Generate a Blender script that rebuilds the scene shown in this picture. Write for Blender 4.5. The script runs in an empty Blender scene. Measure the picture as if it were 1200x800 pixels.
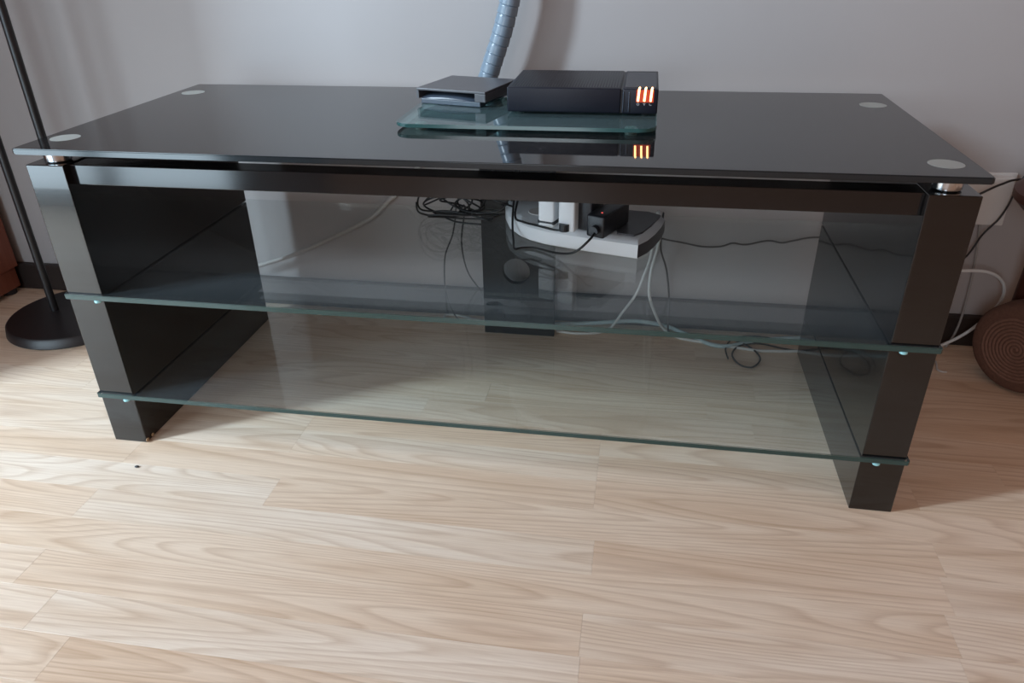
import bpy, bmesh, math, random
from mathutils import Vector, Matrix
random.seed(7)
S = bpy.context.scene
C = S.collection

# ------------------------------------------------------------------ camera
cd = bpy.data.cameras.new('camera'); cam = bpy.data.objects.new('camera', cd); C.objects.link(cam)
cd.sensor_fit = 'HORIZONTAL'; cd.sensor_width = 36.0; cd.lens = 881.33 / 1200 * 36
cd.clip_start = 0.02
cam.matrix_world = Matrix((
    (0.98619, -0.06530, 0.15217, 0.21995),
    (0.16482, 0.47547, -0.86416, -0.86821),
    (-0.01592, 0.87731, 0.47967, 0.72211),
    (0, 0, 0, 1)))
S.camera = cam

# ------------------------------------------------------------------ world, window and fill light, exposure
w = bpy.data.worlds.new('world'); S.world = w; w.use_nodes = True
wb = w.node_tree.nodes['Background']
wb.inputs['Color'].default_value = (1.0, 0.60, 0.43, 1)
wb.inputs['Strength'].default_value = 0.31

def area_light(name, loc, rot, sx, sy, power, color):
    l = bpy.data.lights.new(name, 'AREA'); l.shape = 'RECTANGLE'; l.size = sx; l.size_y = sy
    l.energy = power; l.color = color
    o = bpy.data.objects.new(name, l); C.objects.link(o); o.location = loc; o.rotation_euler = rot
    return o
# daylight through the high window and the glazed balcony door in the wall behind the camera, to its left
area_light('window_daylight', (-2.35, -1.085, 2.10), (math.radians(90), 0, 0), 0.50, 0.95, 250, (0.68, 0.86, 1.0))
area_light('balcony_daylight', (-1.60, -1.085, 0.47), (math.radians(90), 0, 0), 1.30, 0.84, 27, (0.66, 0.86, 1.0))
area_light('front_fill_light', (-0.45, -3.02, 1.15), (math.radians(90), 0, 0), 0.80, 1.10, 20, (0.84, 0.92, 1.0))  # unseen fill light, added to brighten the space under the stand

S.view_settings.view_transform = 'Standard'; S.view_settings.look = 'None'
S.view_settings.exposure = 0.08; S.view_settings.gamma = 1.0
S.view_settings.use_curve_mapping = False

# ------------------------------------------------------------------ material helpers
def mat(name):
    m = bpy.data.materials.new(name); m.use_nodes = True
    return m, m.node_tree, m.node_tree.nodes, m.node_tree.links, m.node_tree.nodes['Principled BSDF']
def simple(name, col, rough=0.5, metal=0.0, spec=0.5, noise=0.0, nscale=40, bump=0.0, coat=0.0):
    m, t, n, l, b = mat(name)
    b.inputs['Base Color'].default_value = (*col, 1); b.inputs['Roughness'].default_value = rough
    b.inputs['Metallic'].default_value = metal; b.inputs['Specular IOR Level'].default_value = spec
    b.inputs['Coat Weight'].default_value = coat; b.inputs['Coat Roughness'].default_value = 0.03
    tc = n.new('ShaderNodeTexCoord')
    nz = n.new('ShaderNodeTexNoise'); nz.inputs['Scale'].default_value = nscale; nz.inputs['Detail'].default_value = 4
    l.new(tc.outputs['Object'], nz.inputs['Vector'])
    if noise > 0:
        mx = n.new('ShaderNodeMix'); mx.data_type = 'RGBA'
        mx.inputs['A'].default_value = (*[c * (1 - noise) for c in col], 1)
        mx.inputs['B'].default_value = (*[min(1, c * (1 + noise)) for c in col], 1)
        l.new(nz.outputs['Fac'], mx.inputs['Factor']); l.new(mx.outputs['Result'], b.inputs['Base Color'])
    if bump > 0:
        bp = n.new('ShaderNodeBump'); bp.inputs['Strength'].default_value = bump; bp.inputs['Distance'].default_value = 0.002
        l.new(nz.outputs['Fac'], bp.inputs['Height']); l.new(bp.outputs['Normal'], b.inputs['Normal'])
    return m
def ramp(n, stops):
    r = n.new('ShaderNodeValToRGB'); e = r.color_ramp.elements
    while len(e) > 2: e.remove(e[-1])
    for i, (p, c) in enumerate(stops):
        if i < 2: e[i].position = p; e[i].color = (*c, 1)
        else: q = e.new(p); q.color = (*c, 1)
    return r

def wood_floor():
    m, t, n, l, b = mat('laminate_oak')
    geo = n.new('ShaderNodeNewGeometry')
    at = n.new('ShaderNodeAttribute'); at.attribute_name = 'rnd'
    def math_(op, a, bb=None, v=None):
        k = n.new('ShaderNodeMath'); k.operation = op
        if hasattr(a, 'name') and a is not None and not isinstance(a, (int, float)): l.new(a, k.inputs[0])
        else: k.inputs[0].default_value = a
        if bb is not None:
            if isinstance(bb, (int, float)): k.inputs[1].default_value = bb
            else: l.new(bb, k.inputs[1])
        return k.outputs[0]
    off = n.new('ShaderNodeCombineXYZ')
    o1 = math_('MULTIPLY', at.outputs['Fac'], 37.0); o2 = math_('MULTIPLY', at.outputs['Fac'], 91.0)
    l.new(o1, off.inputs['X']); l.new(o2, off.inputs['Y'])
    add = n.new('ShaderNodeVectorMath'); add.operation = 'ADD'
    l.new(geo.outputs['Position'], add.inputs[0]); l.new(off.outputs[0], add.inputs[1])
    mp = n.new('ShaderNodeMapping'); mp.inputs['Scale'].default_value = (0.62, 8.0, 1)
    l.new(add.outputs[0], mp.inputs['Vector'])
    nz = n.new('ShaderNodeTexNoise'); nz.inputs['Scale'].default_value = 1.5; nz.inputs['Detail'].default_value = 1.2
    nz.inputs['Roughness'].default_value = 0.3
    l.new(mp.outputs[0], nz.inputs['Vector'])
    rings = math_('MULTIPLY', nz.outputs['Fac'], 24.0)
    # density varies from board to board
    fr = math_('FRACT', math_('MULTIPLY', at.outputs['Fac'], 7.31))
    dens = math_('ADD', math_('MULTIPLY', fr, 0.9), 0.55)
    rings = math_('FRACT', math_('MULTIPLY', rings, dens))
    rr = ramp(n, [(0.0, (0, 0, 0)), (0.5, (0.12, 0.12, 0.12)), (0.86, (1, 1, 1)), (1.0, (0, 0, 0))])
    l.new(rings, rr.inputs[0])
    # fibres
    mp2 = n.new('ShaderNodeMapping'); mp2.inputs['Scale'].default_value = (7, 190, 1)
    l.new(add.outputs[0], mp2.inputs['Vector'])
    nf = n.new('ShaderNodeTexNoise'); nf.inputs['Scale'].default_value = 2.2; nf.inputs['Detail'].default_value = 4
    l.new(mp2.outputs[0], nf.inputs['Vector'])
    # broad tone
    mp3 = n.new('ShaderNodeMapping'); mp3.inputs['Scale'].default_value = (1.5, 12, 1)
    l.new(add.outputs[0], mp3.inputs['Vector'])
    nb = n.new('ShaderNodeTexNoise'); nb.inputs['Scale'].default_value = 2.0; nb.inputs['Detail'].default_value = 2
    l.new(mp3.outputs[0], nb.inputs['Vector'])
    base = ramp(n, [(0.0, (0.79, 0.61, 0.465)), (0.5, (0.84, 0.685, 0.545)), (1.0, (0.89, 0.775, 0.66))])
    l.new(at.outputs['Fac'], base.inputs[0])
    m1 = n.new('ShaderNodeMix'); m1.data_type = 'RGBA'; m1.blend_type = 'MULTIPLY'
    m1.inputs['B'].default_value = (0.66, 0.545, 0.45, 1)
    l.new(math_('MULTIPLY', rr.outputs['Color'], 0.46), m1.inputs['Factor']); l.new(base.outputs['Color'], m1.inputs['A'])
    m2 = n.new('ShaderNodeMix'); m2.data_type = 'RGBA'; m2.blend_type = 'MULTIPLY'
    m2.inputs['B'].default_value = (0.80, 0.75, 0.71, 1)
    fs = ramp(n, [(0.38, (0, 0, 0)), (0.72, (1, 1, 1))]); l.new(nf.outputs['Fac'], fs.inputs[0])
    l.new(math_('MULTIPLY', fs.outputs['Color'], 0.6), m2.inputs['Factor']); l.new(m1.outputs['Result'], m2.inputs['A'])
    m3 = n.new('ShaderNodeMix'); m3.data_type = 'RGBA'; m3.blend_type = 'MULTIPLY'
    m3.inputs['B'].default_value = (0.86, 0.79, 0.72, 1)
    bs = ramp(n, [(0.4, (0, 0, 0)), (0.65, (1, 1, 1))]); l.new(nb.outputs['Fac'], bs.inputs[0])
    l.new(math_('MULTIPLY', bs.outputs['Color'], 0.7), m3.inputs['Factor']); l.new(m2.outputs['Result'], m3.inputs['A'])
    l.new(m3.outputs['Result'], b.inputs['Base Color'])
    b.inputs['Roughness'].default_value = 0.33
    b.inputs['Specular IOR Level'].default_value = 0.45
    bp = n.new('ShaderNodeBump'); bp.inputs['Strength'].default_value = 0.05; bp.inputs['Distance'].default_value = 0.001
    l.new(nf.outputs['Fac'], bp.inputs['Height']); l.new(bp.outputs['Normal'], b.inputs['Normal'])
    return m

def clear_glass(name, tint, refl0=0.045, haze=0.03, rough=0.01, hazecol=(0.5, 0.6, 0.66)):
    """thin architectural glass: tinted transmission plus angle dependent mirror reflection"""
    m, t, n, l, b = mat(name); n.remove(b); out = n['Material Output']
    g = n.new('ShaderNodeNewGeometry')
    dt = n.new('ShaderNodeVectorMath'); dt.operation = 'DOT_PRODUCT'
    l.new(g.outputs['Incoming'], dt.inputs[0]); l.new(g.outputs['Normal'], dt.inputs[1])
    def M(op, a, v):
        k = n.new('ShaderNodeMath'); k.operation = op
        if isinstance(a, (int, float)): k.inputs[0].default_value = a
        else: l.new(a, k.inputs[0])
        if isinstance(v, (int, float)): k.inputs[1].default_value = v
        elif v is not None: l.new(v, k.inputs[1])
        return k.outputs[0]
    f = M('ADD', M('MULTIPLY', M('POWER', M('SUBTRACT', 1.0, M('ABSOLUTE', dt.outputs['Value'], 0)), 5.0), 0.95), refl0)
    tr = n.new('ShaderNodeBsdfTransparent'); tr.inputs['Color'].default_value = (*tint, 1)
    gl = n.new('ShaderNodeBsdfGlossy'); gl.inputs['Roughness'].default_value = rough
    mx = n.new('ShaderNodeMixShader'); l.new(f, mx.inputs[0]); l.new(tr.outputs[0], mx.inputs[1]); l.new(gl.outputs[0], mx.inputs[2])
    df = n.new('ShaderNodeBsdfDiffuse'); df.inputs['Color'].default_value = (*hazecol, 1)  # bluish haze painted into the glass as a faint diffuse layer
    nz = n.new('ShaderNodeTexNoise'); nz.inputs['Scale'].default_value = 350; nz.inputs['Detail'].default_value = 3
    l.new(g.outputs['Position'], nz.inputs['Vector'])
    m2 = n.new('ShaderNodeMixShader'); l.new(M('MULTIPLY', nz.outputs['Fac'], haze * 2), m2.inputs[0])
    l.new(mx.outputs[0], m2.inputs[1]); l.new(df.outputs[0], m2.inputs[2])
    l.new(m2.outputs[0], out.inputs['Surface'])
    return m

M_floor = wood_floor()
M_sub = simple('floor_joint_dark', (0.42, 0.33, 0.26), 0.9, noise=0.1)
M_wall = simple('painted_wall', (0.385, 0.365, 0.365), 0.7, spec=0.25, noise=0.02, nscale=9, bump=0.06)
M_base = simple('dark_baseboard', (0.020, 0.013, 0.011), 0.5, noise=0.2, nscale=25)
M_gloss = simple('black_lacquer', (0.006, 0.006, 0.007), 0.12, spec=0.6, noise=0.2, nscale=60)
M_panel = simple('black_lacquer_panel', (0.0035, 0.0035, 0.004), 0.15, spec=0.55, noise=0.25, nscale=300, coat=0.4)
M_colm = simple('satin_black_column', (0.008, 0.008, 0.010), 0.40, spec=0.35)
M_glasstop = simple('black_glass', (0.004, 0.004, 0.005), 0.035, spec=0.55)
# faint dust on the black glass
def dusty(m):
    t = m.node_tree; n = t.nodes; l = t.links; b = n['Principled BSDF']
    tc = n.new('ShaderNodeTexCoord'); nz = n.new('ShaderNodeTexNoise'); nz.inputs['Scale'].default_value = 420; nz.inputs['Detail'].default_value = 3
    l.new(tc.outputs['Object'], nz.inputs['Vector'])
    r = ramp(n, [(0.45, (0.006, 0.006, 0.007)), (0.75, (0.045, 0.043, 0.042))]); l.new(nz.outputs['Fac'], r.inputs[0])
    l.new(r.outputs['Color'], b.inputs['Base Color'])
dusty(M_glasstop)
M_topedge = simple('black_glass_edge', (0.010, 0.016, 0.020), 0.12, spec=0.6)
M_clear = clear_glass('shelf_glass', (0.965, 0.985, 0.98), haze=0.03)
M_riser = clear_glass('riser_glass', (0.66, 0.85, 0.83), haze=0.08, refl0=0.06, hazecol=(0.42, 0.62, 0.68))
M_edge = simple('shelf_glass_edge', (0.016, 0.05, 0.048), 0.10, spec=0.8)
M_edge_hilite = simple('painted_edge_highlight', (0.40, 0.50, 0.50), 0.2, spec=0.8)  # bright line painted on the back bevels as a glass highlight
M_redge = simple('riser_glass_edge', (0.025, 0.085, 0.085), 0.12, spec=0.9)
M_disc = simple('frosted_disc', (0.30, 0.30, 0.28), 0.45, spec=0.4)
M_chrome = simple('brushed_steel', (0.62, 0.66, 0.70), 0.22, metal=1.0)
M_pad = simple('clear_pad', (0.30, 0.62, 0.66), 0.15, spec=0.8)
M_chip = simple('raw_chipboard', (0.40, 0.27, 0.16), 0.9, noise=0.4, nscale=300)
M_black = simple('black_plastic', (0.014, 0.015, 0.020), 0.42, spec=0.5, noise=0.3, nscale=400)
M_blackb = simple('router_plastic', (0.008, 0.010, 0.018), 0.40, spec=0.3, noise=0.25, nscale=500)
M_grey = simple('grey_plastic', (0.075, 0.075, 0.085), 0.35, spec=0.5)
M_slate = simple('slate_plastic', (0.045, 0.060, 0.085), 0.25, spec=0.6)
M_white = simple('white_plastic', (0.74, 0.77, 0.80), 0.35, spec=0.5)
M_cream = simple('cream_plastic', (0.62, 0.61, 0.60), 0.5, spec=0.4, noise=0.03)
M_hose = simple('grey_hose', (0.17, 0.225, 0.285), 0.28, spec=0.6)
M_wblack = simple('black_cable', (0.010, 0.010, 0.011), 0.45)
M_wwhite = simple('white_cable', (0.66, 0.68, 0.68), 0.45)
M_wgrey = simple('grey_cable', (0.30, 0.29, 0.28), 0.5)
M_wgrey2 = simple('light_grey_cable', (0.46, 0.44, 0.42), 0.5)
M_wblue = simple('pale_blue_cable', (0.42, 0.56, 0.60), 0.45)
M_lamp = simple('black_lamp_metal', (0.010, 0.008, 0.009), 0.42, noise=0.1)
M_mark = simple('grey_print', (0.30, 0.31, 0.34), 0.6)
M_cable_red = simple('stool_wood', (0.060, 0.018, 0.012), 0.45, noise=0.3, nscale=12)
M_mirror = simple('lamp_switch', (0.02, 0.02, 0.02), 0.3)
M_jute = simple('brown_woven_fibre', (0.135, 0.066, 0.045), 0.85, noise=0.35, nscale=180, bump=0.5)
M_jute2 = simple('light_woven_fibre', (0.20, 0.105, 0.075), 0.85, noise=0.3, nscale=200, bump=0.5)
M_frame = simple('white_window_frame', (0.8, 0.8, 0.78), 0.4)

def emissive(name, col, s):
    m, t, n, l, b = mat(name); b.inputs['Base Color'].default_value = (0.1, 0.02, 0.01, 1)
    b.inputs['Emission Color'].default_value = (*col, 1); b.inputs['Emission Strength'].default_value = s
    return m
M_led = emissive('orange_led', (1.0, 0.50, 0.20), 8.0)
M_ledh = emissive('led_glow_halo', (0.8, 0.06, 0.015), 0.55)
M_ledr = emissive('red_led', (1.0, 0.12, 0.10), 0.9)

def cab_wood():
    m, t, n, l, b = mat('reddish_wood')
    tc = n.new('ShaderNodeTexCoord'); mp = n.new('ShaderNodeMapping'); mp.inputs['Scale'].default_value = (30, 30, 2)
    l.new(tc.outputs['Object'], mp.inputs['Vector'])
    nz = n.new('ShaderNodeTexNoise'); nz.inputs['Scale'].default_value = 2; nz.inputs['Detail'].default_value = 5
    l.new(mp.outputs[0], nz.inputs['Vector'])
    r = ramp(n, [(0.3, (0.20, 0.058, 0.033)), (0.7, (0.27, 0.085, 0.048))]); l.new(nz.outputs['Fac'], r.inputs[0])
    l.new(r.outputs['Color'], b.inputs['Base Color']); b.inputs['Roughness'].default_value = 0.5
    return m
M_cab = cab_wood()

# ------------------------------------------------------------------ mesh helpers
def obj(name, bm, m, parent=None, smooth=False):
    me = bpy.data.meshes.new(name)
    bmesh.ops.recalc_face_normals(bm, faces=bm.faces)
    bm.to_mesh(me); bm.free()
    for mm in (m if isinstance(m, (list, tuple)) else [m]): me.materials.append(mm)
    if smooth:
        for p in me.polygons: p.use_smooth = True
        if smooth != 'all':
            a = me.attributes.new('sharp_edge', 'BOOLEAN', 'EDGE')
            bm2 = bmesh.new(); bm2.from_mesh(me)
            bm2.edges.ensure_lookup_table()
            vals = [len(e.link_faces) == 2 and e.calc_face_angle() > math.radians(40) for e in bm2.edges]
            a.data.foreach_set('value', vals); bm2.free()
    o = bpy.data.objects.new(name, me); C.objects.link(o)
    if parent: o.parent = parent
    return o
def tag(o, label, cat, group=None):
    o['label'] = label; o['category'] = cat
    if group: o['group'] = group
    return o
def thing(name, loc, label, cat, rz=0, group=None):
    o = bpy.data.objects.new(name, None); C.objects.link(o); o.location = loc; o.rotation_euler = (0, 0, rz)
    o.empty_display_size = 0.05
    return tag(o, label, cat, group)
def box(bm, x0, x1, y0, y1, z0, z1, bev=0.0, seg=2, mi=0):
    r = bmesh.ops.create_cube(bm, size=1.0)
    vs = r['verts']
    for v in vs:
        v.co = Vector(((x0 + x1) / 2 + v.co.x * (x1 - x0), (y0 + y1) / 2 + v.co.y * (y1 - y0), (z0 + z1) / 2 + v.co.z * (z1 - z0)))
    fs = set(f for v in vs for f in v.link_faces)
    for f in fs: f.material_index = mi
    if bev > 0:
        es = list(set(e for v in vs for e in v.link_edges))
        bmesh.ops.bevel(bm, geom=es, offset=bev, segments=seg, affect='EDGES', profile=0.5)
    return bm
def bx(*a, **k): return box(bmesh.new(), *a, **k)
def cyl(bm, c, r, z0, z1, seg=32, r2=None, bev=0):
    r2 = r if r2 is None else r2
    prof = [(r, z0), (r2, z1)]
    if bev: prof = [(r - bev, z0), (r, z0 + bev), (r2, z1 - bev), (r2 - bev, z1)]
    rings = []
    for (rr, z) in prof:
        rings.append([bm.verts.new((c[0] + rr * math.cos(2 * math.pi * i / seg), c[1] + rr * math.sin(2 * math.pi * i / seg), z)) for i in range(seg)])
    for a, b in zip(rings, rings[1:]):
        for i in range(seg): bm.faces.new((a[i], a[(i + 1) % seg], b[(i + 1) % seg], b[i]))
    bm.faces.new(rings[0][::-1]); bm.faces.new(rings[-1])
    return bm
def poly_prism(bm, pts, z0, z1, bev=0.0, seg=2, mi_side=0, mi_cap=0):
    a = [bm.verts.new((p[0], p[1], z0)) for p in pts]; b = [bm.verts.new((p[0], p[1], z1)) for p in pts]
    n = len(pts)
    f1 = bm.faces.new(a[::-1]); f2 = bm.faces.new(b)
    f1.material_index = mi_cap; f2.material_index = mi_cap
    for i in range(n):
        f = bm.faces.new((a[i], a[(i + 1) % n], b[(i + 1) % n], b[i])); f.material_index = mi_side
    if bev:
        es = [e for e in f2.edges] + [e for e in f1.edges]
        bmesh.ops.bevel(bm, geom=es, offset=bev, segments=seg, affect='EDGES')
    return bm
def catmull(P, k=6, closed=False):
    P = [Vector(p) for p in P]; out = []
    n = len(P)
    for i in range(n - 1):
        p0 = P[max(i - 1, 0)]; p1 = P[i]; p2 = P[i + 1]; p3 = P[min(i + 2, n - 1)]
        for j in range(k):
            t = j / k
            out.append(0.5 * ((2 * p1) + (p2 - p0) * t + (2 * p0 - 5 * p1 + 4 * p2 - p3) * t * t + (3 * p1 - p0 - 3 * p2 + p3) * t ** 3))
    out.append(P[-1]); return out
def tube(bm, P, r, seg=8, k=6, smooth=True):
    pts = catmull(P, k) if smooth else [Vector(p) for p in P]
    rad = r if callable(r) else (lambda t: r)
    n = len(pts); up = None; rings = []
    for i, p in enumerate(pts):
        d = (pts[min(i + 1, n - 1)] - pts[max(i - 1, 0)]).normalized()
        if up is None:
            up = d.cross(Vector((0, 0, 1)))
            if up.length < 0.1: up = d.cross(Vector((1, 0, 0)))
            up.normalize()
        up = (up - d * up.dot(d)).normalized(); s = d.cross(up)
        rr = rad(i / (n - 1))
        rings.append([bm.verts.new(p + (up * math.cos(2 * math.pi * q / seg) + s * math.sin(2 * math.pi * q / seg)) * rr) for q in range(seg)])
    for a, b in zip(rings, rings[1:]):
        for i in range(seg): bm.faces.new((a[i], a[(i + 1) % seg], b[(i + 1) % seg], b[i]))
    bm.faces.new(rings[0][::-1]); bm.faces.new(rings[-1])
    return bm
def cable(name, P, r, m, label, cat='cable', group=None, k=6):
    return tag(obj(name, tube(bmesh.new(), P, r, 8, k), m, None, 'all'), label, cat, group)
def rrect(x0, x1, y0, y1, r, n=6):
    pts = []
    for cx, cy, a0 in ((x1 - r, y0 + r, -90), (x1 - r, y1 - r, 0), (x0 + r, y1 - r, 90), (x0 + r, y0 + r, 180)):
        for i in range(n + 1):
            a = math.radians(a0 + 90 * i / n); pts.append((cx + r * math.cos(a), cy + r * math.sin(a)))
    return pts

# ------------------------------------------------------------------ the setting
YW = 0.55          # back wall
def struct(name, bm, m):
    o = obj(name, bm, m); o['kind'] = 'structure'; return o
floor = struct('floor', bx(-2.8, 2.0, -3.1, YW + 0.1, -0.05, -0.0075), M_sub)
floor['label'] = 'light oak laminate floor of staggered strips'
struct('wall_back', bx(-2.9, 2.0, YW, YW + 0.1, -0.0075, 2.8), M_wall)
# left wall, and the wall behind the camera on its left with a window and a glazed door
struct('wall_left', bx(-2.9, -2.8, -1.20, YW, -0.0075, 2.8), M_wall)
wx0, wx1, wz0, wz1 = -2.68, -2.02, 1.55, 2.65
gx0, gx1, gz1 = -2.28, -0.92, 0.94
YFW = -1.10
bm = bmesh.new()
box(bm, -2.9, -0.70, YFW - 0.1, YFW, wz1, 2.8)
box(bm, -2.9, wx0, YFW - 0.1, YFW, -0.0075, wz1)
box(bm, wx1, -0.70, YFW - 0.1, YFW, gz1, wz1)
box(bm, wx0, wx1, YFW - 0.1, YFW, gz1, wz0)
box(bm, wx0, gx0, YFW - 0.1, YFW, -0.0075, gz1)
box(bm, gx1, -0.70, YFW - 0.1, YFW, -0.0075, gz1)
struct('wall_front', bm, M_wall)
def frame(name, x0, x1, z0, z1, mull):
    bm = bmesh.new()
    for a in [(x0, x0 + 0.04, z0, z1), (x1 - 0.04, x1, z0, z1), (x0 + 0.04, x1 - 0.04, z0, z0 + 0.04), (x0 + 0.04, x1 - 0.04, z1 - 0.04, z1)] + [(m_ - 0.03, m_ + 0.03, z0 + 0.04, z1 - 0.04) for m_ in mull]:
        box(bm, a[0], a[1], YFW - 0.005, YFW + 0.03, a[2], a[3], 0.003)
    struct(name, bm, M_base)
frame('window_1', wx0, wx1, wz0, wz1, [])
frame('door_1', gx0, gx1, 0.0, gz1, [-1.36])
YFW = -3.05
frame('fill_light_frame', -0.90, 0.00, 0.56, 1.74, [])  # made-up frame around the added fill light
# baseboard
bm = bmesh.new()
box(bm, -1.55, 2.0, YW - 0.016, YW, 0.0, 0.062, 0.003)
struct('baseboard_back', bm, M_base)

# laminate strips: rows 62.5 mm wide, three rows to a board
ROW = 0.0625; Y0 = -0.04
known = {  # row index (counted from y=-0.04 upward): joints read off the photograph
    2: [0.187, -0.30], 1: [0.187, -0.30, 0.64], 0: [0.187, -0.55], 3: [0.43, -0.12], 4: [-0.02, 0.36],
    -1: [-0.285, 0.635], -2: [0.193, 0.625], -3: [-0.70, 0.612], -4: [0.188, 0.608], -5: [0.19, -0.47], -6: [0.19]}
def strip_mesh(bm, x0, x1, y0, y1, rnd, lay, bev=0.0003):
    g = 0.00008
    x0 += g; x1 -= g; y0 += g; y1 -= g
    zt = 0.0; zb = -0.0075
    co = [(x0, y0, zb), (x1, y0, zb), (x1, y1, zb), (x0, y1, zb),
          (x0, y0, zt - bev * .5), (x1, y0, zt - bev * .5), (x1, y1, zt - bev * .5), (x0, y1, zt - bev * .5),
          (x0 + bev, y0 + bev, zt), (x1 - bev, y0 + bev, zt), (x1 - bev, y1 - bev, zt), (x0 + bev, y1 - bev, zt)]
    v = [bm.verts.new(c) for c in co]
    for q in ((0, 3, 2, 1), (8, 9, 10, 11), (0, 1, 5, 4), (1, 2, 6, 5), (2, 3, 7, 6), (3, 0, 4, 7), (4, 5, 9, 8), (5, 6, 10, 9), (6, 7, 11, 10), (7, 4, 8, 11)):
        bm.faces.new([v[i] for i in q])[lay] = rnd
rest = bmesh.new(); lay_r = rest.faces.layers.float.new('rnd')
rg = random.Random(21)
r_idx = -37
while True:
    y0 = Y0 + r_idx * ROW; y1 = y0 + ROW
    if y0 >= YW - 0.0005: break
    y1 = min(y1, YW)
    joints = sorted(known.get(r_idx, []))
    if not joints: joints = [((r_idx * 0.173) % 0.45) + rg.uniform(-.05, .05)]
    xs = list(joints)
    while xs[0] > -2.8: xs.insert(0, xs[0] - rg.uniform(0.55, 0.85))
    while xs[-1] < 2.0: xs.append(xs[-1] + rg.uniform(0.55, 0.85))
    xs[0] = -2.8; xs[-1] = 2.0
    for a, b_ in zip(xs, xs[1:]):
        rnd = 0.5 + (rg.random() - 0.5) * 0.5
        # known light / dark strips
        for (ri, xm, val) in ((-2, 0.0, 0.90), (-1, -0.45, 0.93), (-1, 0.0, 0.18), (-3, -0.3, 0.62), (-4, 0.0, 0.40), (-4, 0.4, 0.8), (-5, -0.2, 0.85), (0, 0.0, 0.3), (1, 0.0, 0.75), (1, 0.4, 0.35), (0, 0.5, 0.2), (-1, 0.4, 0.35), (-2, 0.4, 0.3), (-3, 0.4, 0.5), (2, 0.0, 0.22)):
            if ri == r_idx and a <= xm < b_: rnd = val
        if y1 > -0.62 and a < 1.25 and b_ > -1.25 and b_ - a > 0.02:
            bm = bmesh.new(); ly = bm.faces.layers.float.new('rnd')
            strip_mesh(bm, a, b_, y0, y1, rnd, ly)
            obj('plank', bm, M_floor, floor)
        elif b_ - a > 0.02:
            strip_mesh(rest, a, b_, y0, y1, rnd, lay_r)
    r_idx += 1
o = obj('outer_planks', rest, M_floor, floor); o['kind'] = 'stuff'

# ------------------------------------------------------------------ tv stand
D = 0.4748; XO, XI = 0.598, 0.5416; YF, YB = 0.014, 0.460
st = thing('tv_stand', (0, 0, 0), 'low black television stand with a black glass top and two clear glass shelves', 'tv stand')
def slab(name, x0, x1, y0, y1, z0, z1, mface, medge, r=0.004, n=3, bev=0.0012):
    bm = bmesh.new(); poly_prism(bm, rrect(x0, x1, y0, y1, r, n), z0, z1, bev, 2, 1, 0)
    bm.normal_update()
    for f in bm.faces: f.material_index = 0 if abs(f.normal.z) > 0.9 else 1
    return obj(name, bm, [mface, medge], st)
top = slab('glass_top', -0.6, 0.6, 0, D, 0.4721, 0.4801, M_glasstop, M_topedge); top['label'] = 'black glass top'
for x, y in ((-0.566, 0.0625), (0.5648, 0.0515), (-0.5644, 0.393), (0.5637, 0.381)):
    d = obj('mounting_disc', cyl(bmesh.new(), (x, y), 0.0195, 0.48005, 0.48035, 40), M_disc, st)
    d['label'] = 'grey frosted disc set in the black glass top'
for x, y in ((-0.566, 0.040), (0.567, 0.040), (-0.566, 0.42), (0.567, 0.42)):
    bm = cyl(bmesh.new(), (x, y), 0.0165, 0.4552, 0.4717, 32, bev=0.0015); cyl(bm, (x, y), 0.0195, 0.4695, 0.4719, 32, bev=0.0006)
    d = obj('spacer', bm, M_chrome, st, 'y'); d['label'] = 'chrome round spacer under the glass top'
for s in (-1, 1):
    for (z0, z1) in ((0.0, 0.0876), (0.0900, 0.2594), (0.2619, 0.4549)):
        a, b_ = sorted((s * XI, s * XO))
        bm = bx(a, b_, YF, YB, z0, z1, 0.0011, 2)
        obj('side_panel', bm, M_panel, st)
    for (z, yy) in ((0.2580, YF - 0.001), (0.0862, YF - 0.001)):
        pass
# shelves and their pads
for z1 in (0.2646, 0.0927):
    sh = slab('glass_shelf', -0.6017, 0.6017, 0.0094, YB + 0.004, z1 - 0.0082, z1, M_clear, M_edge, 0.002, 1, 0.0008)
    for f in sh.data.polygons:
        if f.center.y > YB - 0.002:
            if f.normal.y > 0.95: f.material_index = 0
            elif f.normal.y > 0.05: f.material_index = 2
    sh.data.materials.append(M_edge_hilite)
    sh['label'] = 'clear glass shelf with a green edge'
for x, z in ((-0.550, 0.2563), (0.558, 0.2563), (-0.553, 0.0844), (0.561, 0.0844)):
    d = obj('shelf_pad', cyl(bmesh.new(), (x, 0.0125), 0.0050, z - 0.0030, z + 0.0004, 16, bev=0.0005), M_pad, st, 'y')
    d['label'] = 'small clear blue pad under the shelf'
obj('front_rail', bx(-XI, XI, 0.0255, 0.060, 0.4262, 0.4535, 0.001), M_gloss, st)
# chipped corner at the foot of the left panel: two raw flakes
for (x, y, sx) in ((-0.5405, 0.0160, 0.0035), (-0.5405, 0.030, 0.003)):
    bm = bmesh.new(); r = bmesh.ops.create_icosphere(bm, subdivisions=1, radius=1)
    for v in r['verts']:
        v.co = Vector((x + v.co.x * 0.0016, y + v.co.y * sx * 1.2, 0.0045 + v.co.z * 0.0035))
    d = obj('chipped_edge', bm, M_chip, st); d['label'] = 'chipped edge showing pale board'
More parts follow.
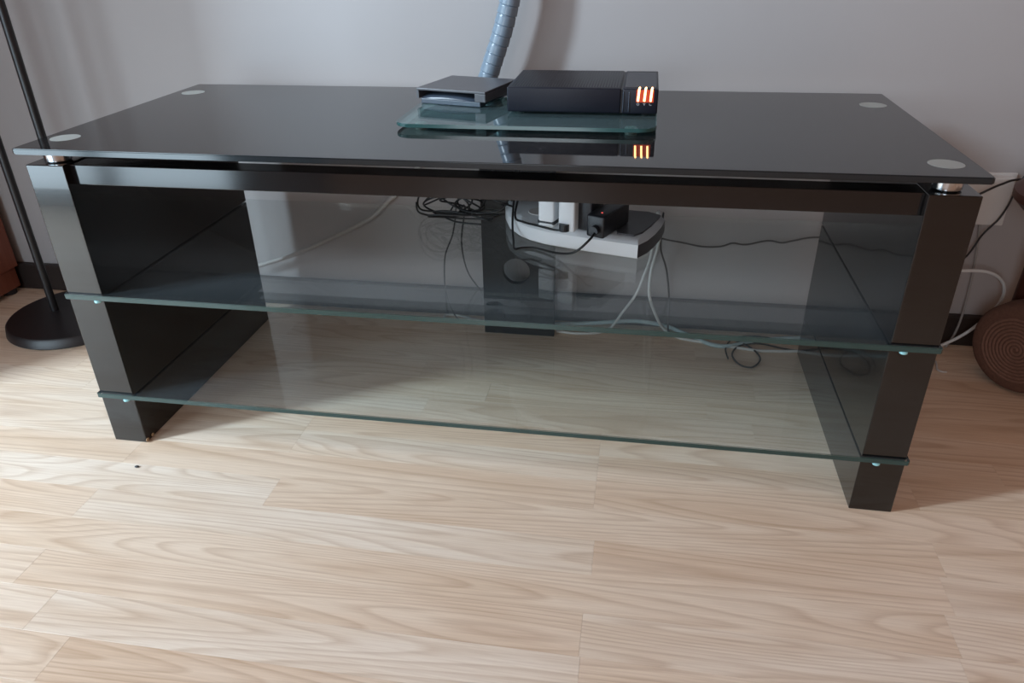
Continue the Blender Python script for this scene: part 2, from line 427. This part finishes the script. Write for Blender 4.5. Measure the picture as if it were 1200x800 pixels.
# cable column with a round hole, standing behind the shelves
bm = bmesh.new()
cx0, cx1, cz1 = -0.0705, 0.071, 0.452; hx, hz, hr = -0.004, 0.138, 0.027
N = 32
def face_ring(y):
    outer = []; inner = []
    for i in range(N):
        a = 2 * math.pi * i / N + math.pi / 4
        dx, dz = math.cos(a), math.sin(a)
        inner.append(bm.verts.new((hx + hr * dx, y, hz + hr * dz)))
        tx = ((cx1 - hx) / dx if dx > 1e-6 else (cx0 - hx) / dx if dx < -1e-6 else 1e9)
        tz = ((0.20 - hz) / dz if dz > 1e-6 else (0.06 - hz) / dz if dz < -1e-6 else 1e9)
        t = min(tx, tz); outer.append(bm.verts.new((hx + t * dx, y, hz + t * dz)))
    for i in range(N):
        j = (i + 1) % N; bm.faces.new((inner[i], inner[j], outer[j], outer[i]))
    return inner
i1 = face_ring(0.4655); i2 = face_ring(0.4785)
for i in range(N):
    j = (i + 1) % N; bm.faces.new((i1[i], i1[j], i2[j], i2[i]))
# the two corners the octant fan does not fill are closed by the body blocks above and below
box(bm, cx0, cx1, 0.465, 0.479, 0.0, 0.062); box(bm, cx0, cx1, 0.465, 0.479, 0.198, cz1)
box(bm, cx0, cx0 + 0.004, 0.465, 0.479, 0.062, 0.198); box(bm, cx1 - 0.004, cx1, 0.465, 0.479, 0.062, 0.198)
col = obj('cable_column', bm, M_colm, st); col['label'] = 'black centre column with a round cable hole'

# ------------------------------------------------------------------ glass riser plate and its feet
rs = thing('glass_riser', (0.06, 0.24, 0.4801), 'small rounded clear green glass plate on short feet under the two black boxes', 'glass plate')
bm = bmesh.new()
pts = rrect(-0.1815, 0.1790, -0.093, 0.105, 0.022, 8)
pts = [(p[0], p[1] + 0.0) for p in pts]
poly_prism(bm, pts, 0.0050, 0.0100, 0.0010, 2, 1, 0); bm.normal_update()
for f in bm.faces: f.material_index = 0 if abs(f.normal.z) > 0.9 else 1
obj('plate', bm, [M_riser, M_redge], rs)
for x, y in ((-0.150, -0.060), (0.145, -0.060), (-0.150, 0.075), (0.145, 0.075)):
    bm = cyl(bmesh.new(), (x, y), 0.0085, 0.0004, 0.0049, 20, bev=0.0008)
    obj('foot', bm, M_disc, rs, 'y')

# ------------------------------------------------------------------ router / set-top box
ZP = 0.4902
rt = thing('router', (0.1325, 0.2965, ZP), 'wide black box with three glowing orange bars, on the right of the glass plate', 'router')
X0, X1, YFR, YBK, ZB, ZT = -0.1057, 0.1065, -0.0745, 0.0765, 0.0032, 0.0372
obj('body', bx(X0, 0.0555, YFR, YBK, ZB, ZT, 0.0022, 3), M_blackb, rt, 'y')
bm = bx(0.0575, X1, YFR, YBK, ZB, ZT - 0.0002, 0.0020, 3)
obj('display_end', bm, M_blackb, rt, 'y')
obj('seam_strip', bx(0.0553, 0.0577, YFR + 0.002, YBK - 0.002, ZB + 0.001, ZT - 0.0016), M_black, rt)
bm = bmesh.new()
for xx in (0.0588, 0.0668): tube(bm, [(xx, YFR - 0.0004, ZB + 0.003), (xx, YFR - 0.0006, ZB + 0.016), (xx, YFR - 0.0002, ZT - 0.004)], 0.0008, 6)
obj('front_ridge', bm, M_slate, rt, 'all')
bm = bmesh.new()                                   # fine cooling ribs on the top of the display end
for i in range(19):
    y = YFR + 0.012 + i * 0.0062
    box(bm, 0.0605, X1 - 0.003, y, y + 0.0030, ZT - 0.0004, ZT + 0.0010)
o = obj('top_rib', bm, M_grey, rt)
bm = bmesh.new()
for i in range(40):
    x = X0 + 0.004 + i * 0.0039
    box(bm, x, x + 0.0016, YFR + 0.006, YBK - 0.004, ZT - 0.0004, ZT + 0.0003)
obj('top_groove', bm, M_black, rt)
for x in (0.0795, 0.0882, 0.0968):
    bm = bmesh.new()
    tube(bm, [(x - 0.0004, YFR - 0.0002, ZT - 0.0165), (x + 0.0004, YFR - 0.0004, ZT - 0.004), (x + 0.0007, YFR + 0.0006, ZT - 0.0002), (x + 0.0012, YFR + 0.004, ZT + 0.0006)], 0.0014, 8, 5)
    obj('light_bar', bm, M_led, rt, 'all')
bm = bx(0.0765, 0.1005, YFR - 0.0003, YFR + 0.0008, ZT - 0.0180, ZT - 0.0012)
obj('light_halo', bm, M_ledh, rt)  # red glow around the bars, put in as an emissive plate
bm = bmesh.new()
zc = ZT - 0.0205
tube(bm, [(0.0795 + 0.0016 * math.cos(a * math.pi / 5), YFR - 0.0004, zc + 0.0014 * math.sin(a * math.pi / 5)) for a in range(11)], 0.0005, 5, 1)
tube(bm, [(0.0865, YFR - 0.0004, zc + 0.0014), (0.0882, YFR - 0.0004, zc), (0.0898, YFR - 0.0004, zc + 0.0014)], 0.0005, 5, 1)
tube(bm, [(0.0882, YFR - 0.0004, zc), (0.0882, YFR - 0.0004, zc - 0.0015)], 0.0005, 5, 1)
tube(bm, [(0.0968 + 0.0016 * math.cos(a * math.pi / 5), YFR - 0.0004, zc + 0.0014 * math.sin(a * math.pi / 5)) for a in range(4, 10)], 0.0005, 5, 1)
obj('light_symbol', bm, M_mark, rt)
for x, y in ((-0.09, -0.055), (0.09, -0.055), (-0.09, 0.06), (0.09, 0.06)):
    obj('foot', cyl(bmesh.new(), (x, y), 0.006, 0.0002, ZB + 0.0006, 14), M_black, rt)

# ------------------------------------------------------------------ small open-fronted box
ang = math.atan2(-0.032, 0.116)
sb = thing('media_box', (-0.054, 0.328, ZP), 'small flat black box with an open front, left on the glass plate', 'box', ang + 0.02)
hw, hd = 0.0585, 0.0585
obj('foot_plate', bx(-hw + 0.007, hw - 0.009, -hd + 0.001, hd - 0.004, 0.0003, 0.0078, 0.001), M_slate, sb)
bm = bmesh.new()
box(bm, -hw, hw, -hd, hd, 0.0195, 0.0232, 0.0010)             # lid
box(bm, -hw, -hw + 0.004, -hd, hd, 0.0078, 0.0196)            # left cheek
box(bm, hw - 0.0180, hw, -hd, hd, 0.0078, 0.0196, 0.0008)     # right cheek, wide
box(bm, -hw, hw, hd - 0.004, hd, 0.0078, 0.0196)
box(bm, -hw + 0.004, hw - 0.016, -hd + 0.03, hd, 0.0075, 0.0100)
obj('housing', bm, M_grey, sb)
bm = bmesh.new()                                              # bowed insert inside the opening
rows = []
for i in range(13):
    t = i / 12; x = -hw + 0.0045 + t * (2 * hw - 0.0235); h = 0.0082 + 0.0062 * math.sin(math.pi * min(1, t * 0.8 + 0.12))
    rows.append([bm.verts.new((x, -hd + 0.004, 0.0078)), bm.verts.new((x, -hd + 0.005, h * 0.8)), bm.verts.new((x, -hd + 0.016, h + 0.001)), bm.verts.new((x, hd - 0.01, h + 0.002))])
for a, b_ in zip(rows, rows[1:]):
    for i in range(3): bm.faces.new((a[i], b_[i], b_[i + 1], a[i + 1]))
obj('curved_insert', bm, M_slate, sb, 'all')

# ------------------------------------------------------------------ ribbed conduit hose behind the stand
hs = thing('cable_hose', (-0.056, 0.50, 0.487), 'grey ribbed plastic cable hose rising along the wall behind the stand', 'hose')
ctrl = [(-0.058, 0.500, 0.486), (-0.045, 0.500, 0.523), (-0.0325, 0.500, 0.556), (-0.0215, 0.500, 0.590), (-0.0115, 0.500, 0.630), (-0.003, 0.503, 0.69), (0.004, 0.508, 0.80), (0.008, 0.51, 0.95), (0.01, 0.51, 1.15)]
pl = catmull(ctrl, 60)
# resample by length
L_ = [0]
for a, b_ in zip(pl, pl[1:]): L_.append(L_[-1] + (b_ - a).length)
stepl = 0.0013; out = []; j = 0; s = 0
while s < L_[-1]:
    while L_[j + 1] < s: j += 1
    t = (s - L_[j]) / max(1e-9, L_[j + 1] - L_[j]); out.append(pl[j].lerp(pl[j + 1], t)); s += stepl
pitch = 0.0165
def hr_(t):
    s_ = (t * (len(out) - 1) * stepl) % pitch / pitch
    return 0.0180 - (0.0020 if s_ < 0.10 else 0.0) - 0.0012 * s_
bm = bmesh.new(); tube(bm, out, hr_, 24, 1, smooth=False)
for v in bm.verts: v.co -= Vector((-0.056, 0.50, 0.487))
obj('ribbed_tube', bm, M_hose, hs, 'y')
bm = cyl(bmesh.new(), (-0.002, 0), 0.0165, -0.004, 0.002, 24)
obj('dark_mouth', bm, M_black, hs)

# ------------------------------------------------------------------ power strip and what is plugged in
ZS = 0.2648
ps = thing('power_strip', (0.14, 0.33, ZS), 'white bowed power strip with a dark end, lying on the upper glass shelf', 'power strip')
outl = [(0.0280, 0.3230), (0.046, 0.3070), (0.075, 0.2910), (0.115, 0.2775), (0.165, 0.2630), (0.2255, 0.2475),
        (0.2400, 0.270), (0.2520, 0.300), (0.2620, 0.335), (0.2685, 0.372), (0.25, 0.387), (0.20, 0.398), (0.12, 0.412), (0.06, 0.430), (0.01, 0.452), (-0.012, 0.44), (-0.012, 0.405), (0.005, 0.355)]
loc = [(x - 0.14, y - 0.33) for x, y in outl]
def inset(pts, d):
    cx = sum(p[0] for p in pts) / len(pts); cy = sum(p[1] for p in pts) / len(pts); o_ = []
    for i, p in enumerate(pts):
        a = Vector(pts[i - 1]); b_ = Vector(pts[(i + 1) % len(pts)]); tdir = (b_ - a).normalized()
        nrm = Vector((-tdir.y, tdir.x)); o_.append((p[0] + nrm.x * d, p[1] + nrm.y * d))
    return o_
bm = bmesh.new()
rings = []
for (d, z) in ((0.002, 0.0003), (0.0, 0.002), (0.0, 0.0235), (0.0025, 0.0255), (0.009, 0.0300), (0.014, 0.0312)):
    rings.append([bm.verts.new((p[0], p[1], z)) for p in inset(loc, d)])
for a, b_ in zip(rings, rings[1:]):
    n_ = len(a)
    for i in range(n_): bm.faces.new((a[i], a[(i + 1) % n_], b_[(i + 1) % n_], b_[i]))
bm.faces.new(rings[0][::-1]); bm.faces.new(rings[-1])
bm.normal_update()
for f in bm.faces:
    c_ = f.calc_center_median()
    if f.normal.x > 0.7 and abs(f.normal.z) < 0.5: f.material_index = 1
obj('body', bm, [M_white, M_grey], ps, 'y')
# dark cover of the right third
dk = [(0.052, -0.058), (0.078, -0.0655), (0.0915, -0.0485), (0.1060, -0.012), (0.1185, 0.030), (0.1205, 0.037), (0.100, 0.052), (0.050, 0.058), (0.030, 0.040), (0.045, 0.0)]
obj('dark_cover', poly_prism(bmesh.new(), dk, 0.0300, 0.0335, 0.0008), M_grey, ps)
# sockets on the end face and on top
for i, (x, y) in enumerate(((0.0965, -0.052), (0.102, -0.037), (0.118, 0.005), (0.122, 0.019))):
    o = obj('end_socket', bx(-0.0016, 0.0016, -0.004, 0.004, 0.006, 0.018, 0.0008), M_black, ps)
    o.location = (x - 0.0035, y, 0); o.rotation_euler = (0, 0, -0.38)
    if i > 1: o.location.x -= 0.0005
for (x, y) in ((-0.085, 0.035), (-0.03, 0.02)):
    obj('socket', cyl(bmesh.new(), (x, y), 0.019, 0.0300, 0.0325, 28, bev=0.0006), M_cream, ps, 'y')

def adapter(name, loc_, rz, sx, sy, sz, m, label, cat='plug', ring=False, led=False):
    t = thing(name, loc_, label, cat, rz)
    obj('body', bx(-sx / 2, sx / 2, -sy / 2, sy / 2, 0.0, sz, 0.0035, 3), m, t, 'y')
    return t
ZA = ZS + 0.0335
t = adapter('white_charger', (0.080, 0.302, ZA - 0.002), -0.3, 0.028, 0.030, 0.050, M_white, 'white cube charger with a black band, plugged in leftmost on the power strip')
obj('black_band', bx(-0.0154, 0.0154, -0.0154, 0.0154, 0.005, 0.0125, 0.003, 2), M_black, t)
t = adapter('light_grey_adapter', (0.1165, 0.2860, ZA), -0.3, 0.028, 0.040, 0.060, M_white, 'tall light grey adapter between the white charger and the black adapter')
obj('cord_socket', cyl(bmesh.new(), (-0.003, -0.0200), 0.0085, 0.0015, 0.013, 16), M_black, t)
t = adapter('black_plug_adapter', (0.1465, 0.3020, ZA), -0.3, 0.026, 0.055, 0.055, M_black, 'plain black adapter squeezed behind the small red light adapter')
t = adapter('black_power_adapter', (0.1760, 0.2870, ZA), -0.42, 0.031, 0.090, 0.036, M_black, 'long black power adapter with a tiny red light on the power strip')
obj('red_light', cyl(bmesh.new(), (0.003, -0.028), 0.0016, 0.0358, 0.0366, 12), M_ledr, t)
bm = bmesh.new(); cyl(bm, (0, 0), 0.0075, 0, 0.010, 20)
for v in bm.verts: v.co = Vector((v.co.x + 0.002, -0.0445 - v.co.z, v.co.y + 0.014))
obj('cord_socket', bm, M_black, t, 'y')

# ------------------------------------------------------------------ cables
cable('adapter_cord', [(0.160, 0.242, 0.3110), (0.150, 0.222, 0.302), (0.128, 0.222, 0.282), (0.098, 0.246, 0.2700), (0.060, 0.270, 0.2670), (0.038, 0.268, 0.2668), (0.028, 0.262, 0.2668), (0.022, 0.29, 0.2668), (0.012, 0.34, 0.29), (0.008, 0.40, 0.35), (0.0, 0.44, 0.43)], 0.0019, M_wblack, 'thin black cord from the red-lit adapter curling onto the shelf glass')
cable('charger_cord', [(0.113, 0.268, 0.3040), (0.096, 0.272, 0.2985), (0.060, 0.294, 0.2970), (0.034, 0.312, 0.2960), (0.018, 0.33, 0.30), (0.020, 0.37, 0.34), (0.012, 0.43, 0.44)], 0.0019, M_wblack, 'black cord lying along the left end of the power strip')
# the tangled bundle left of the strip: separate looping cords
def tangle(seed, n, c, ex, r):
    g = random.Random(seed); P = []
    for i in range(n):
        t_ = i / (n - 1)
        a = t_ * 2 * math.pi * 1.9 + seed
        P.append((c[0] + ex[0] * math.cos(a) * g.uniform(.75, 1.0), c[1] + ex[1] * math.sin(a * 1.3) * g.uniform(.4, 1), max(ZS + 0.003, c[2] + ex[2] * math.sin(a) * g.uniform(.5, 1))))
    return P
tl = ['black tangled cord looping at the far left of the bundle on the shelf', 'black tangled cord in the middle of the bundle left of the power strip',
      'black tangled cord coiled in front of the centre column', 'black tangled cord lying lowest in the bundle on the shelf', 'black tangled cord crossing on top of the bundle']
specs = [  # centre, extent
    ((-0.128, 0.405, 0.292), (0.055, 0.026, 0.040)), ((-0.105, 0.398, 0.290), (0.058, 0.030, 0.028)), ((-0.050, 0.400, 0.292), (0.058, 0.030, 0.030)), ((-0.085, 0.380, 0.276), (0.066, 0.026, 0.010)), ((-0.070, 0.40, 0.300), (0.070, 0.025, 0.030))]
for i, (c_, e_) in enumerate(specs):
    P = tangle(i + 3, 15, c_, e_, 0)
    if i in (1, 2): P += [(-0.02, 0.452, 0.36), (-0.045, 0.458, 0.45)]
    cable('tangled_cord', P, 0.0017, M_wblack, tl[i], group='tangled black cords on the upper shelf', k=7)
cable('hanging_cord', [(-0.115, 0.415, 0.275), (-0.118, 0.455, 0.272), (-0.120, 0.472, 0.255), (-0.130, 0.475, 0.205), (-0.150, 0.478, 0.150), (-0.150, 0.482, 0.06), (-0.12, 0.49, 0.004), (-0.06, 0.512, 0.0035)], 0.0015, M_wblack, 'thin black cord dropping behind the shelf, left one of the pair by the column')
cable('hanging_cord', [(-0.098, 0.415, 0.275), (-0.100, 0.455, 0.272), (-0.104, 0.473, 0.250), (-0.113, 0.475, 0.190), (-0.104, 0.475, 0.130), (-0.080, 0.480, 0.085), (-0.076, 0.504, 0.04), (-0.05, 0.512, 0.004)], 0.0016, M_wblack, 'thin black cord dropping behind the shelf, right one of the pair beside the column')
cable('grey_wall_cable', [(-0.190, 0.535, 0.34), (-0.244, 0.5335, 0.274), (-0.272, 0.5335, 0.250), (-0.323, 0.5335, 0.206), (-0.422, 0.5335, 0.155), (-0.504, 0.5335, 0.118), (-0.582, 0.532, 0.092), (-0.70, 0.526, 0.055), (-0.80, 0.522, 0.006)], 0.0042, M_wgrey2, 'grey cable sagging down to the left along the wall behind the stand')
cable('black_wall_wire', [(0.215, 0.49, 0.24), (0.245, 0.515, 0.210), (0.275, 0.530, 0.194), (0.312, 0.533, 0.187), (0.350, 0.535, 0.180), (0.384, 0.535, 0.182), (0.405, 0.535, 0.190), (0.430, 0.535, 0.188), (0.469, 0.535, 0.198), (0.495, 0.535, 0.195), (0.515, 0.535, 0.200), (0.559, 0.535, 0.209), (0.65, 0.535, 0.203), (0.78, 0.53, 0.150), (0.814, 0.522, 0.186), (0.831, 0.520, 0.232), (0.849, 0.519, 0.262), (0.857, 0.518, 0.288), (0.862, 0.518, 0.315), (0.875, 0.522, 0.345), (0.92, 0.53, 0.36)], 0.0017, M_wblack, 'long thin black wire running along the wall behind the stand to the right')
cable('black_box_wire', [(0.70, 0.50, 0.285), (0.770, 0.500, 0.300), (0.798, 0.500, 0.312), (0.812, 0.500, 0.321), (0.830, 0.504, 0.329), (0.861, 0.516, 0.335), (0.93, 0.543, 0.325), (0.98, 0.545, 0.32)], 0.0020, M_wblack, 'black wire rising right past the white wall box above the panel')
cable('white_drop_cable', [(0.262, 0.43, 0.2700), (0.260, 0.464, 0.2700), (0.257, 0.482, 0.252), (0.252, 0.500, 0.170), (0.241, 0.500, 0.125), (0.229, 0.500, 0.087), (0.205, 0.502, 0.045), (0.185, 0.505, 0.010), (0.165, 0.49, 0.0035), (0.12, 0.478, 0.0035), (0.075, 0.482, 0.0035)], 0.0028, M_wwhite, 'white cable falling from the power strip and curving left on the floor')
cable('white_straight_cable', [(0.268, 0.490, 0.2250), (0.262, 0.496, 0.180), (0.255, 0.500, 0.138), (0.255, 0.500, 0.089), (0.270, 0.503, 0.045), (0.290, 0.512, 0.008), (0.318, 0.488, 0.0035), (0.376, 0.473, 0.0030), (0.439, 0.460, 0.0030), (0.487, 0.456, 0.0030), (0.581, 0.470, 0.0030), (0.70, 0.485, 0.003), (0.781, 0.500, 0.004), (0.817, 0.500, 0.022), (0.848, 0.500, 0.049), (0.872, 0.500, 0.083), (0.886, 0.500, 0.115), (0.884, 0.500, 0.142), (0.870, 0.500, 0.160), (0.846, 0.500, 0.170), (0.81, 0.50, 0.170), (0.75, 0.50, 0.163)], 0.0030, M_wwhite, 'white cable along the floor, looping up in the air right of the stand')
cable('grey_drop_cable', [(0.266, 0.420, 0.2700), (0.268, 0.462, 0.2695), (0.268, 0.486, 0.235), (0.270, 0.500, 0.185), (0.282, 0.500, 0.150), (0.289, 0.500, 0.118), (0.295, 0.500, 0.072), (0.300, 0.505, 0.004), (0.33, 0.515, 0.003)], 0.0018, M_wblack, 'thin dark cable hanging from the right end of the power strip')
cable('pale_blue_floor_cable', [(0.035, 0.512, 0.0045), (0.070, 0.512, 0.0045), (0.140, 0.522, 0.006), (0.200, 0.528, 0.011), (0.241, 0.526, 0.015), (0.290, 0.520, 0.012), (0.328, 0.505, 0.006), (0.360, 0.480, 0.0045), (0.385, 0.464, 0.0045), (0.410, 0.463, 0.0045), (0.460, 0.487, 0.0045), (0.53, 0.512, 0.0045), (0.64, 0.525, 0.0045)], 0.0042, M_wblue, 'thick pale blue cable arching across the floor by the baseboard')
cable('black_floor_wire', [(0.60, 0.50, 0.003), (0.555, 0.495, 0.003), (0.51, 0.509, 0.003), (0.462, 0.515, 0.003), (0.425, 0.497, 0.003), (0.408, 0.458, 0.003), (0.409, 0.416, 0.003)], 0.0016, M_wblack, 'short black wire curving on the floor beside the coiled wire')
cable('black_coiled_wire', [(0.425, 0.486, 0.007), (0.456, 0.463, 0.004), (0.469, 0.425, 0.003), (0.451, 0.390, 0.003), (0.428, 0.397, 0.003), (0.418, 0.434, 0.003), (0.436, 0.470, 0.004), (0.475, 0.485, 0.003), (0.536, 0.467, 0.003), (0.62, 0.475, 0.003)], 0.0017, M_wblack, 'black wire making a loop on the floor under the shelf near the right panel')
cable('white_looped_cable', [(-0.085, 0.508, 0.003), (-0.105, 0.512, 0.004), (-0.140, 0.502, 0.003), (-0.165, 0.507, 0.003), (-0.168, 0.524, 0.003), (-0.150, 0.528, 0.003), (-0.120, 0.520, 0.003), (-0.10, 0.503, 0.006), (-0.078, 0.508, 0.004)], 0.0022, M_wwhite, 'small white cable loop on the floor left of the black column')
cable('pale_wall_cord', [(0.829, 0.537, 0.246), (0.838, 0.538, 0.190), (0.843, 0.538, 0.137), (0.843, 0.532, 0.070), (0.838, 0.528, 0.029), (0.825, 0.52, 0.003)], 0.0022, M_wgrey, 'pale thin cord hanging straight down from the white wall box')
cable('string_scrap', [(0.790, 0.461, 0.002), (0.787, 0.445, 0.003), (0.784, 0.430, 0.002), (0.789, 0.421, 0.003), (0.797, 0.423, 0.002)], 0.0017, M_cream, 'tiny scrap of white string on the floor right of the stand', 'scrap')
bm = bmesh.new(); r = bmesh.ops.create_icosphere(bm, subdivisions=2, radius=1)
for v in r['verts']: v.co = Vector((v.co.x * 0.0035, v.co.y * 0.0022, 0.0012 + v.co.z * 0.0014)) * (1 + 0.2 * random.random())
o = tag(obj('crumb', bm, M_wblack), 'tiny dark crumb on the floor in front of the left panel', 'crumb'); o.location = (-0.519, -0.048, 0.0004)

# ------------------------------------------------------------------ white box on the wall at the right
wbx = thing('wall_box', (0.815, YW, 0.245), 'white plastic box fixed to the wall behind the right end of the stand', 'wall box')
obj('cover', bx(-0.065, 0.0475, -0.022, 0.0, 0.002, 0.088, 0.002), M_cream, wbx)
obj('mounting_plate', bx(-0.072, 0.0555, -0.004, 0.0, -0.002, 0.092, 0.001), M_cream, wbx)

# ------------------------------------------------------------------ floor lamp with two poles
fl = thing('floor_lamp', (-0.950, 0.400, 0), 'black floor lamp with a round base and two thin upright poles', 'lamp')
obj('base', cyl(bmesh.new(), (0, 0), 0.135, 0.0, 0.022, 64, r2=0.132, bev=0.003), M_lamp, fl, 'y')
for x in (-0.050, 0.050):
    obj('pole', cyl(bmesh.new(), (x, 0), 0.0080, 0.021, 1.50, 20), M_lamp, fl, 'y')
obj('cross_bar', bx(-0.058, 0.058, -0.006, 0.006, 1.49, 1.505, 0.002), M_lamp, fl)
bm = bmesh.new()
sg = 40
for (r0, z0, r1, z1) in ((0.11, 1.52, 0.085, 1.70),):
    a = [bm.verts.new((r0 * math.cos(2 * math.pi * i / sg), r0 * math.sin(2 * math.pi * i / sg), z0)) for i in range(sg)]
    b_ = [bm.verts.new((r1 * math.cos(2 * math.pi * i / sg), r1 * math.sin(2 * math.pi * i / sg), z1)) for i in range(sg)]
    for i in range(sg): bm.faces.new((a[i], a[(i + 1) % sg], b_[(i + 1) % sg], b_[i]))
    bm.faces.new(b_)
obj('lamp_shade', bm, M_lamp, fl, 'all')

# ------------------------------------------------------------------ tall cabinet at the left edge
cb = thing('tall_cabinet', (-1.42, 0.245, 0), 'reddish brown wooden cabinet standing in the corner at the left edge', 'cabinet')
obj('carcass', bx(-0.24, 0.238, -0.287, 0.285, 0.060, 1.95, 0.002), M_cab, cb)
obj('plinth', bx(-0.235, 0.232, -0.27, 0.280, 0.012, 0.0590, 0.002), M_cab, cb)
for x in (-0.22, 0.215):
    for y in (-0.25, 0.26):
        obj('foot', cyl(bmesh.new(), (x, y), 0.015, 0.0, 0.0125, 16), M_black, cb)
for x0, x1, hx_ in ((-0.236, -0.002, -0.03), (0.002, 0.236, 0.03)):
    d = obj('door', bx(x0, x1, -0.306, -0.288, 0.064, 1.945, 0.002), M_cab, cb)
    obj('handle', tube(bmesh.new(), [(hx_, -0.306, 0.95), (hx_, -0.327, 0.96), (hx_, -0.327, 1.06), (hx_, -0.306, 1.07)], 0.005, 10, 4), M_chrome, d, 'all')

# ------------------------------------------------------------------ rolled mat and stool at the right edge
rm = thing('rolled_mat', (0.872, 0.375, 0.080), 'brown round tightly coiled mat lying at the right edge, its ringed end forward', 'mat', math.radians(-52))
RR = 0.080
prof = [(0.0, 0.055), (RR - 0.012, 0.055), (RR - 0.003, 0.051), (RR, 0.043), (RR, 0.012), (RR - 0.004, 0.004), (RR - 0.010, 0.0), (RR - 0.020, -0.0005)]
bm = bmesh.new(); sg = 64; rings = []
for (rr, y) in prof[1:]:
    rings.append([bm.verts.new((rr * math.cos(2 * math.pi * i / sg), y, rr * math.sin(2 * math.pi * i / sg))) for i in range(sg)])
for a, b_ in zip(rings, rings[1:]):
    for i in range(sg): bm.faces.new((a[i], a[(i + 1) % sg], b_[(i + 1) % sg], b_[i]))
bm.faces.new(rings[0]); bm.faces.new(rings[-1])
obj('roll', bm, M_jute, rm, 'y')
P = []
turns = 9; nn = turns * 28
for i in range(nn + 1):
    t_ = i / nn; a = t_ * turns * 2 * math.pi; rr = 0.003 + (RR - 0.025) * t_
    P.append((rr * math.cos(a), 0.0006, rr * math.sin(a)))
obj('coil', tube(bmesh.new(), P, 0.0029, 7, 1, smooth=False), M_jute2, rm, 'all')

sl = thing('wooden_stool', (0.930, 0.385, 0), 'dark red wooden stool mostly cut off by the right edge', 'stool')
obj('seat', cyl(bmesh.new(), (0, 0), 0.122, 0.318, 0.366, 48, bev=0.018), M_cable_red, sl, 'y')
for (p0, p1) in (((-0.035, 0.058, 0.320), (-0.022, 0.105, 0.0)), ((0.065, 0.055, 0.320), (0.10, 0.118, 0.0)), ((0.065, -0.06, 0.320), (0.11, -0.12, 0.0)), ((-0.050, -0.06, 0.320), (-0.020, -0.155, 0.0))):
    obj('leg', tube(bmesh.new(), [p0, p1], 0.013, 14, 1), M_cable_red, sl, 'y')
